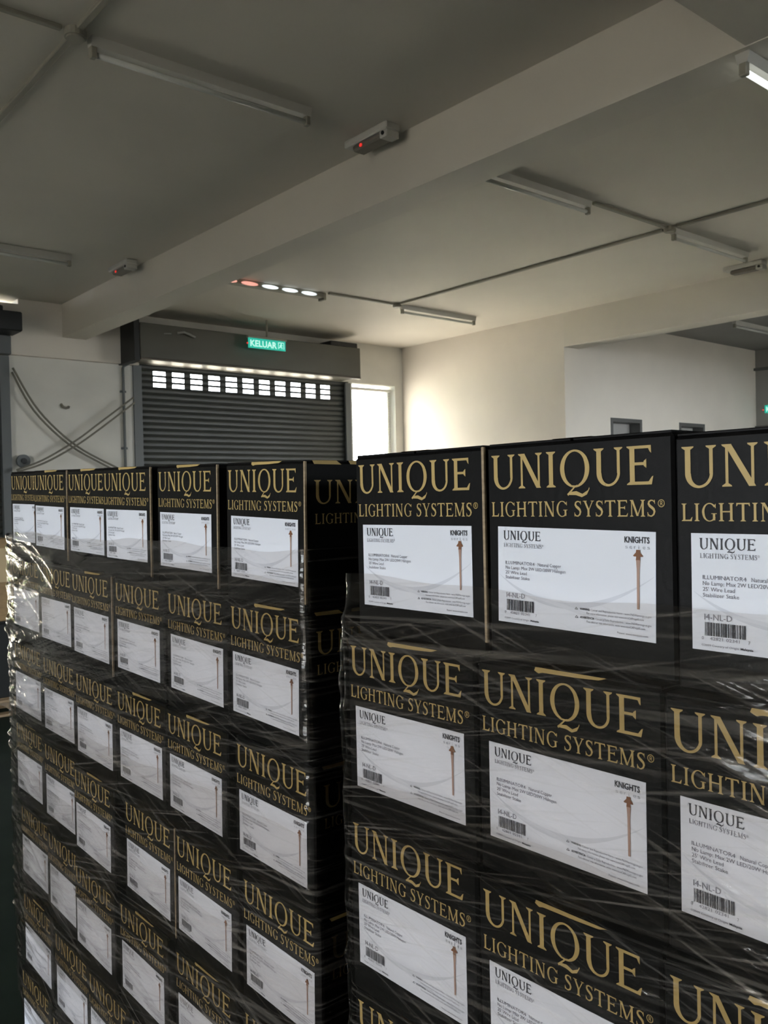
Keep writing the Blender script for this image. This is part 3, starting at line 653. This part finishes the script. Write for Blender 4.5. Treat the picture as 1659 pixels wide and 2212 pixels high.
s.poly([(lx-0.0020, 0.230*LH), (lx+0.0020, 0.230*LH), (lx+0.0024, 0.262*LH), (lx-0.0024, 0.262*LH)]); m_l8 = lab(s, 'lamp_head_picture', M_BRONZE, 0.0012)

def carton(label, group, x_front, yc, z, yaw=0.0, tilt=0.0, zs=1.0, du=0.0, side=False, seam_on=True, lrot=0.0, sw=True):
    t = thing('carton', label, 'carton', (x_front+CD/2, yc, z), (tilt, 0, yaw), group)
    t.scale = (1, 1, zs)
    link('box_body', body, t); link('top_flap', flapA, t); link('top_flap', flapB, t); link('packing_tape', tape, t)
    if seam_on: link('glue_seam', seam, t)['label'] = 'raw kraft glue seam'
    link('brand_lettering', m_title, t)['label'] = 'large gold serif word UNIQUE'
    link('tagline_lettering', m_tag, t)['label'] = 'gold serif words LIGHTING SYSTEMS'
    if sw: link('top_edge_print', m_sw, t)
    if side: link('side_lettering', m_side, t); link('side_edge_print', m_side2, t)
    lb = link('shipping_label', m_lab, t, (-CD/2-0.0002, CW/2-0.0145-du, CH-0.0885), (lrot, 0, 0)); lb['label'] = 'white printed product label'
    for nm, me in (('label_print', m_l1), ('label_small_print', m_l2), ('series_print', m_l3), ('barcode', m_l4), ('wave_print', m_l5), ('wave_print', m_l6), ('lamp_post_picture', m_l7), ('lamp_head_picture', m_l8)): link(nm, me, lb)['kind'] = 'stuff'
    return t
TIER = ['top tier', 'second tier down', 'third tier down', 'fourth tier down', 'fifth tier down', 'sixth tier down', 'bottom tier']
# left stack: carton centres along y, counted from the gap between the stacks
LY = [[1.1885, 1.4485, 1.7075, 1.9435, 2.1745, 2.4265],
      [1.1985, 1.4300, 1.6720, 1.9150, 2.1480, 2.4135],
      [1.1850, 1.4420, 1.6735, 1.9050, 2.1490, 2.4095],
      [1.1815, 1.4240, 1.6560, 1.9360, 2.1855, 2.4400],
      [1.1880, 1.4400, 1.6960, 1.9460, 2.1800, 2.4195],
      [1.1850, 1.4180, 1.6500, 1.8820, 2.1140, 2.3850],
      [1.1900, 1.4300, 1.6700, 1.9100, 2.1500, 2.4270]]
LX = [[0.752, 0.752, 0.752, 0.765, 0.765, 0.785],
      [0.757, 0.757, 0.757, 0.757, 0.762, 0.780],
      [0.755, 0.755, 0.755, 0.755, 0.765, 0.777],
      [0.758, 0.758, 0.758, 0.758, 0.775, 0.785],
      [0.758, 0.758, 0.758, 0.758, 0.775, 0.785],
      [0.758, 0.758, 0.758, 0.758, 0.762, 0.775],
      [0.758, 0.758, 0.758, 0.758, 0.765, 0.778]]
TILT = 0.026; ZP_L = 0.2303; TOP_L = EYE+0.064
SWL = {(0, 0), (0, 1), (0, 2), (0, 3), (0, 4), (1, 0), (1, 3), (2, 1), (2, 2), (3, 3), (4, 1), (4, 2), (5, 0), (5, 5), (3, 5)}
POSL = ['beside the gap', 'second from the gap', 'third from the gap', 'fourth from the gap', 'fifth from the gap', 'sixth from the gap']
rc = random.Random(5)
for i, row in enumerate(LY):
    for j, y in enumerate(row):
        z = TOP_L-CH-i*ZP_L+(y-1.19)*math.tan(TILT)
        lab_ = 'black gold-lettered carton, %s of the left stack, %s' % (TIER[i], POSL[j])
        carton(lab_, 'cartons of the left stack', LX[i][j]+rc.uniform(-0.001, 0.001), y, z, rc.uniform(-0.002, 0.002), TILT, 1.0, rc.uniform(-0.002, 0.003), j == 0, i == 0 or (i*5+j*3) % 7 == 0, rc.uniform(-0.008, 0.008), (i, j) in SWL)
RY = [[0.788, 0.554, 0.3225], [0.792, 0.559, 0.3275], [0.799, 0.567, 0.335], [0.797, 0.563, 0.331], [0.795, 0.562, 0.33], [0.795, 0.562, 0.33], [0.795, 0.562, 0.33]]
RX = [0.717, 0.700, 0.703, 0.703, 0.703, 0.703, 0.703]
TOP_R = EYE+0.0575; ZP_R = 0.2345
SWR = {(1, 0), (1, 1), (1, 2), (2, 1), (2, 2), (4, 0), (5, 2)}
POSR = ['beside the gap', 'second from the gap', 'third from the gap']
for i, row in enumerate(RY):
    for j, y in enumerate(row):
        z = TOP_R-CH*1.022-i*ZP_R-(0.004 if j == 2 else 0.0)-(0.012 if (j > 0 and i >= 2) else 0.0)
        lab_ = 'black gold-lettered carton, %s of the right stack, %s' % (TIER[i], POSR[j])
        yaw = [0.002, 0.006, 0.004][j] if i < 3 else 0.0
        carton(lab_, 'cartons of the right stack', RX[i]+[0, 0.001, 0.002][j], y, z, yaw, 0.0, 1.022, rc.uniform(-0.001, 0.002), j == 2, j == 0 and i == 0, [0, 0.018, 0.004][j] if i == 0 else rc.uniform(-0.005, 0.005), (i, j) in SWR)

# ------------------------------------------------------------------ pallets
def pallet(label, x0, x1, y0, y1, ztop, tilt):
    t = thing('pallet', label, 'pallet', ((x0+x1)/2, (y0+y1)/2, ztop-0.135), (tilt, 0, 0))
    lx, ly = (x1-x0)/2, (y1-y0)/2
    n = 9; bw = 2*ly/n
    bm_ = MB().bbox(-lx, lx, -bw*0.42, bw*0.42, 0.115, 0.135, 0.003).mesh('deck_board', M_WOOD)
    for i in range(n): link('deck_board', bm_, t, (0, -ly+bw*(i+0.5), 0))
    st = MB().bbox(-0.045, 0.045, -ly, ly, 0.02, 0.115, 0.004).mesh('stringer', M_WOOD)
    for x in (-lx+0.05, 0, lx-0.05): link('stringer', st, t, (x, 0, 0))
    bb = MB().bbox(-lx, lx, -0.05, 0.05, 0.0, 0.02, 0.003).mesh('base_board', M_WOOD)
    for y in (-ly+0.05, 0, ly-0.05): link('base_board', bb, t, (0, y, 0))
    return t
zl = TOP_L-7*ZP_L+0.0018
pallet('timber pallet under the left stack of cartons', 0.75, 1.25, 1.06, 2.53, zl+(1.795-1.19)*math.tan(TILT), TILT)
zr = TOP_R-CH*1.022-6*ZP_R-0.016
pallet('timber pallet under the right stack of cartons', 0.69, 1.19, 0.19, 0.93, zr, 0.0)

# ------------------------------------------------------------------ stretch film
def film(name, label, x0, y0, y1, zbot, ztop_fn, tilt, y_ref, xprof, layers, seed, crump=False, bend=0.0):
    g = np.random.default_rng(seed)
    t = thing(name, label, 'plastic wrap', (0, 0, 0))
    for li, (zt0, zb0, slope, off, m, ncre) in enumerate(layers):
        rad = 0.014; x1 = x0+CD+0.02
        # path: from the back of the right end, round the front, to the back of the left end
        path = []; nrm = []
        for v in np.linspace(x1, x0+rad, 60): path.append((v, y0)); nrm.append((0, -1))
        for a in np.linspace(0, math.pi/2, 8)[1:]: path.append((x0+rad-rad*math.sin(a), y0+rad-rad*math.cos(a))); nrm.append((-math.sin(a), -math.cos(a)))
        nf = int((y1-y0)/0.0042)
        for v in np.linspace(y0+rad, y1-rad, nf)[1:]: path.append((x0, v)); nrm.append((-1, 0))
        for a in np.linspace(0, math.pi/2, 8)[1:]: path.append((x0+rad-rad*math.cos(a), y1-rad+rad*math.sin(a))); nrm.append((-math.cos(a), math.sin(a)))
        for v in np.linspace(x0+rad, x1, 30)[1:]: path.append((v, y1)); nrm.append((0, 1))
        path = np.array(path); nrm = np.array(nrm); path[:, 0] += bend*np.maximum(0, path[:, 1]-2.10); sl = np.concatenate([[0], np.cumsum(np.linalg.norm(np.diff(path, axis=0), axis=1))])
        nz = int((zt0-zb0)/0.0026); tz = np.linspace(0, 1, nz)
        S = sl[None, :].repeat(nz, 0)
        top = zt0+slope*(path[:, 1]-y_ref)+0.004*np.sin(path[:, 1]*9+li)+0.002*np.sin(path[:, 1]*31+2*li)
        bot = zb0+slope*(path[:, 1]-y_ref)
        Z = bot[None, :]+(top-bot)[None, :]*tz[:, None]
        D = np.zeros_like(S); smax = sl[-1]
        for k in range(ncre):
            cs, cz = g.uniform(0, smax), g.uniform(zb0, zt0)
            L = g.uniform(0.10, 0.55); ang = g.normal(-0.05, 0.10) if g.random() < 0.7 else g.normal(0.35*g.choice((-1, 1)), 0.12)
            wd = g.uniform(0.0035, 0.010); am = wd*g.uniform(0.06, 0.32)*(1 if g.random() < 0.75 else -0.5)
            if crump and g.random() < 0.35:      # crumpled folds near the far end
                cs = np.interp(y1-abs(g.normal(0, 0.10)), path[:, 1], sl) if False else sl[np.argmin(np.abs(path[:, 1]-(y1-0.02-abs(g.normal(0, 0.11))))+(nrm[:, 0] > -0.5)*9)]
                L = g.uniform(0.04, 0.16); ang = g.normal(0.0, 0.10); wd = g.uniform(0.004, 0.009); am = wd*g.uniform(0.25, 0.6)
            j0, j1 = np.searchsorted(sl, (cs-L, cs+L)); h = abs(math.tan(ang))*L+5*wd+0.08
            i0 = max(0, int((cz-h-zb0)/(zt0-zb0)*nz)); i1 = min(nz, int((cz+h-zb0)/(zt0-zb0)*nz)+1)
            if j1-j0 < 3 or i1-i0 < 3: continue
            ss = S[i0:i1, j0:j1]-cs; z_ = Z[i0:i1, j0:j1]-cz-slope*(path[j0:j1, 1]-y_ref)[None, :]
            d = z_*math.cos(ang)-ss*math.sin(ang)+0.004*np.sin(ss*11+k)
            D[i0:i1, j0:j1] += am*np.exp(-(np.abs(d)/wd)**1.4)*np.clip(1-(ss/L)**2, 0, 1)
        D += 0.0018*np.sin(Z*60+S*2.5+li)*0.5
        ex = np.array([xprof(z) for z in Z[:, 0]])
        isf = (nrm[:, 0] < -0.5)
        off_ = off+np.maximum(D, -0.002)
        X = path[None, :, 0]+nrm[None, :, 0]*off_+ex[:, None]*np.abs(nrm[None, :, 0]); Y = path[None, :, 1]+nrm[None, :, 1]*off_+0*Z
        V = np.stack([X, Y, Z], -1).reshape(-1, 3); nc = len(path)
        idx = np.arange(nz*nc).reshape(nz, nc)
        F = np.stack([idx[:-1, :-1], idx[1:, :-1], idx[1:, 1:], idx[:-1, 1:]], -1).reshape(-1, 4)
        me = bpy.data.meshes.new('film_layer'); me.vertices.add(len(V)); me.vertices.foreach_set('co', V.ravel().astype(np.float32))
        me.loops.add(F.size); me.loops.foreach_set('vertex_index', F.ravel().astype(np.int32))
        me.polygons.add(len(F)); me.polygons.foreach_set('loop_start', np.arange(0, F.size, 4, dtype=np.int32)); me.polygons.foreach_set('loop_total', np.full(len(F), 4, dtype=np.int32))
        me.update(calc_edges=True); me.validate(); me.polygons.foreach_set('use_smooth', np.ones(len(F), dtype=bool)); me.materials.append(m)
        link('film_layer', me, t)
    return t
def prof_l(z): return 0.0
def prof_r(z):
    # film follows the top tier, which sits 15 mm farther back
    zt = TOP_R-ZP_R
    return 0.015*min(1.0, max(0.0, (z-zt-0.002)/0.085))
film('stretch_wrap', 'creased clear stretch film around the left stack of cartons', 0.7455, 1.063, 2.556, 0.2, None, TILT, 1.19, prof_l,
     [(EYE-0.073, EYE-1.42, 0.004, 0.002, M_FILM, 420), (EYE-0.115, EYE-0.62, 0.012, 0.006, M_FILM2, 200), (EYE-0.50, EYE-1.12, -0.015, 0.008, M_FILM2, 260), (EYE-0.72, EYE-1.40, 0.03, 0.010, M_FILM2, 160)], 3, True, 0.072)
film('stretch_wrap', 'creased clear stretch film around the right stack of cartons', 0.6935, 0.19, 0.913, 0.2, None, 0.0, 0.55, prof_r,
     [(EYE-0.101, EYE-1.0, 0.0, 0.002, M_FILM, 260), (EYE-0.150, EYE-0.42, -0.02, 0.006, M_FILM2, 110), (EYE-0.36, EYE-0.85, 0.03, 0.006, M_FILM2, 170)], 8)

# ------------------------------------------------------------------ exit signs
def exit_sign(label, x, y, z, rotz, L=0.53, H=0.12):
    t = thing('exit_sign', label, 'exit sign', (x, y, z), (0, 0, rotz), 'green exit signs')
    build('panel', MB().bbox(-L/2, L/2, -0.006, 0.006, -H/2, H/2, 0.002), M_SIGN, t)
    build('housing', MB().bbox(-L/2-0.01, L/2+0.01, -0.025, 0.025, H/2, H/2+0.025, 0.004), M_TRUNK, t)
    s = Sheet(); s.sans('KELUAR', 0.025, L-0.13, 0.022, H-0.022, True)
    # running figure in a doorway
    fx = L-0.085
    for q in ((fx-0.025, fx-0.018, 0.02, H-0.02), (fx+0.055, fx+0.062, 0.02, H-0.02), (fx-0.018, fx+0.055, 0.02, 0.027)): s.rect(*q)
    n = 10; s.poly([(fx+0.02+0.009*math.cos(2*math.pi*k/n), 0.038+0.009*math.sin(2*math.pi*k/n)) for k in range(n)])
    for p, q, wd in (((fx+0.018, 0.048), (fx+0.012, 0.07), 0.016), ((fx+0.012, 0.068), (fx+0.032, 0.08), 0.009), ((fx+0.032, 0.08), (fx+0.028, 0.098), 0.008), ((fx+0.012, 0.07), (fx-0.004, 0.085), 0.009), ((fx-0.004, 0.085), (fx-0.014, 0.083), 0.008), ((fx+0.02, 0.05), (fx+0.04, 0.058), 0.007), ((fx+0.014, 0.052), (fx-0.004, 0.062), 0.007)):
        dx, dy = q[0]-p[0], q[1]-p[1]; l_ = math.hypot(dx, dy); nx, ny = -dy/l_*wd/2, dx/l_*wd/2
        s.poly([(p[0]+nx, p[1]+ny), (q[0]+nx, q[1]+ny), (q[0]-nx, q[1]-ny), (p[0]-nx, p[1]-ny)])
    me = bpy.data.meshes.new('sign_lettering'); me.from_pydata([(-L/2+p[0], -0.0075, H/2+p[1]) for p in s.mb.v], [], s.mb.f); me.materials.append(M_SIGNT); fix(me, (0, -1, 0))
    link('sign_lettering', me, t)
    build('indicator', MB().tube([(-L/2-0.02, -0.01, -0.01), (-L/2-0.02, -0.022, -0.01)], 0.010, 10), M_RED, t)
    return t
e1 = exit_sign('hanging green KELUAR exit sign in front of the shutter hood', 5.83, 9.0, EYE+1.905, 0)
build('hanger_rod', MB().tube([(0, 0, 0.085), (0, 0, CEIL-EYE-1.905)], 0.012), M_TRUNK, e1)
e2 = exit_sign('green exit sign cut by the right edge, above the dark door frame', XF-0.05, 6.22, EYE+1.25, R(-90))
build('wall_bracket', MB().bbox(-0.05, 0.05, 0.006, 0.05, -0.03, 0.03, 0.004), M_TRUNK, e2)

# ------------------------------------------------------------------ brown cartons by the open shutter
def brown(label, x, y, z, wx, wy, h):
    t = thing('brown_carton', label, 'carton', (x, y, z))
    build('box_body', MB().bbox(-wx/2, wx/2, -wy/2, wy/2, 0, h-0.004, 0.006), M_BROWN, t)
    for s_ in (-1, 1): build('top_flap', MB().bbox(-wx/2+0.004, wx/2-0.004, 0.003 if s_ > 0 else -wy/2+0.004, wy/2-0.004 if s_ > 0 else -0.003, h-0.004, h, 0.001), M_BROWN, t)
    build('packing_tape', MB().box(-wx/2, wx/2, -0.03, 0.03, h, h+0.0006), mat('tan_tape', (0.45, 0.33, 0.18), 0.3), t)
    lb = build('paper_label', MB().box(wx/2-0.30, wx/2-0.006, -wy/2-0.001, -wy/2, h*0.47, h*0.88), mat('manila_paper', (0.62, 0.48, 0.28), 0.7), t); lb['label'] = 'large manila paper label'
    return t
brown('brown carton with a manila label at the left edge behind the left stack', 1.90, 7.88, 0.775, 0.9, 0.55, 0.69)
dk = thing('dark_base_box', 'plain dark box under the brown carton at the left edge', 'crate', (1.90, 7.88, 0.136))  # plain dark box below the carton
build('side_panel', MB().bbox(-0.46, 0.46, -0.28, 0.28, 0.0, 0.62, 0.008), M_DARK, dk)
build('lid', MB().bbox(-0.465, 0.465, -0.285, 0.285, 0.62, 0.638, 0.004), M_DARK, dk)
pallet('timber pallet under the dark box at the left edge', 1.4, 2.4, 7.5, 8.26, 0.135, 0.0)
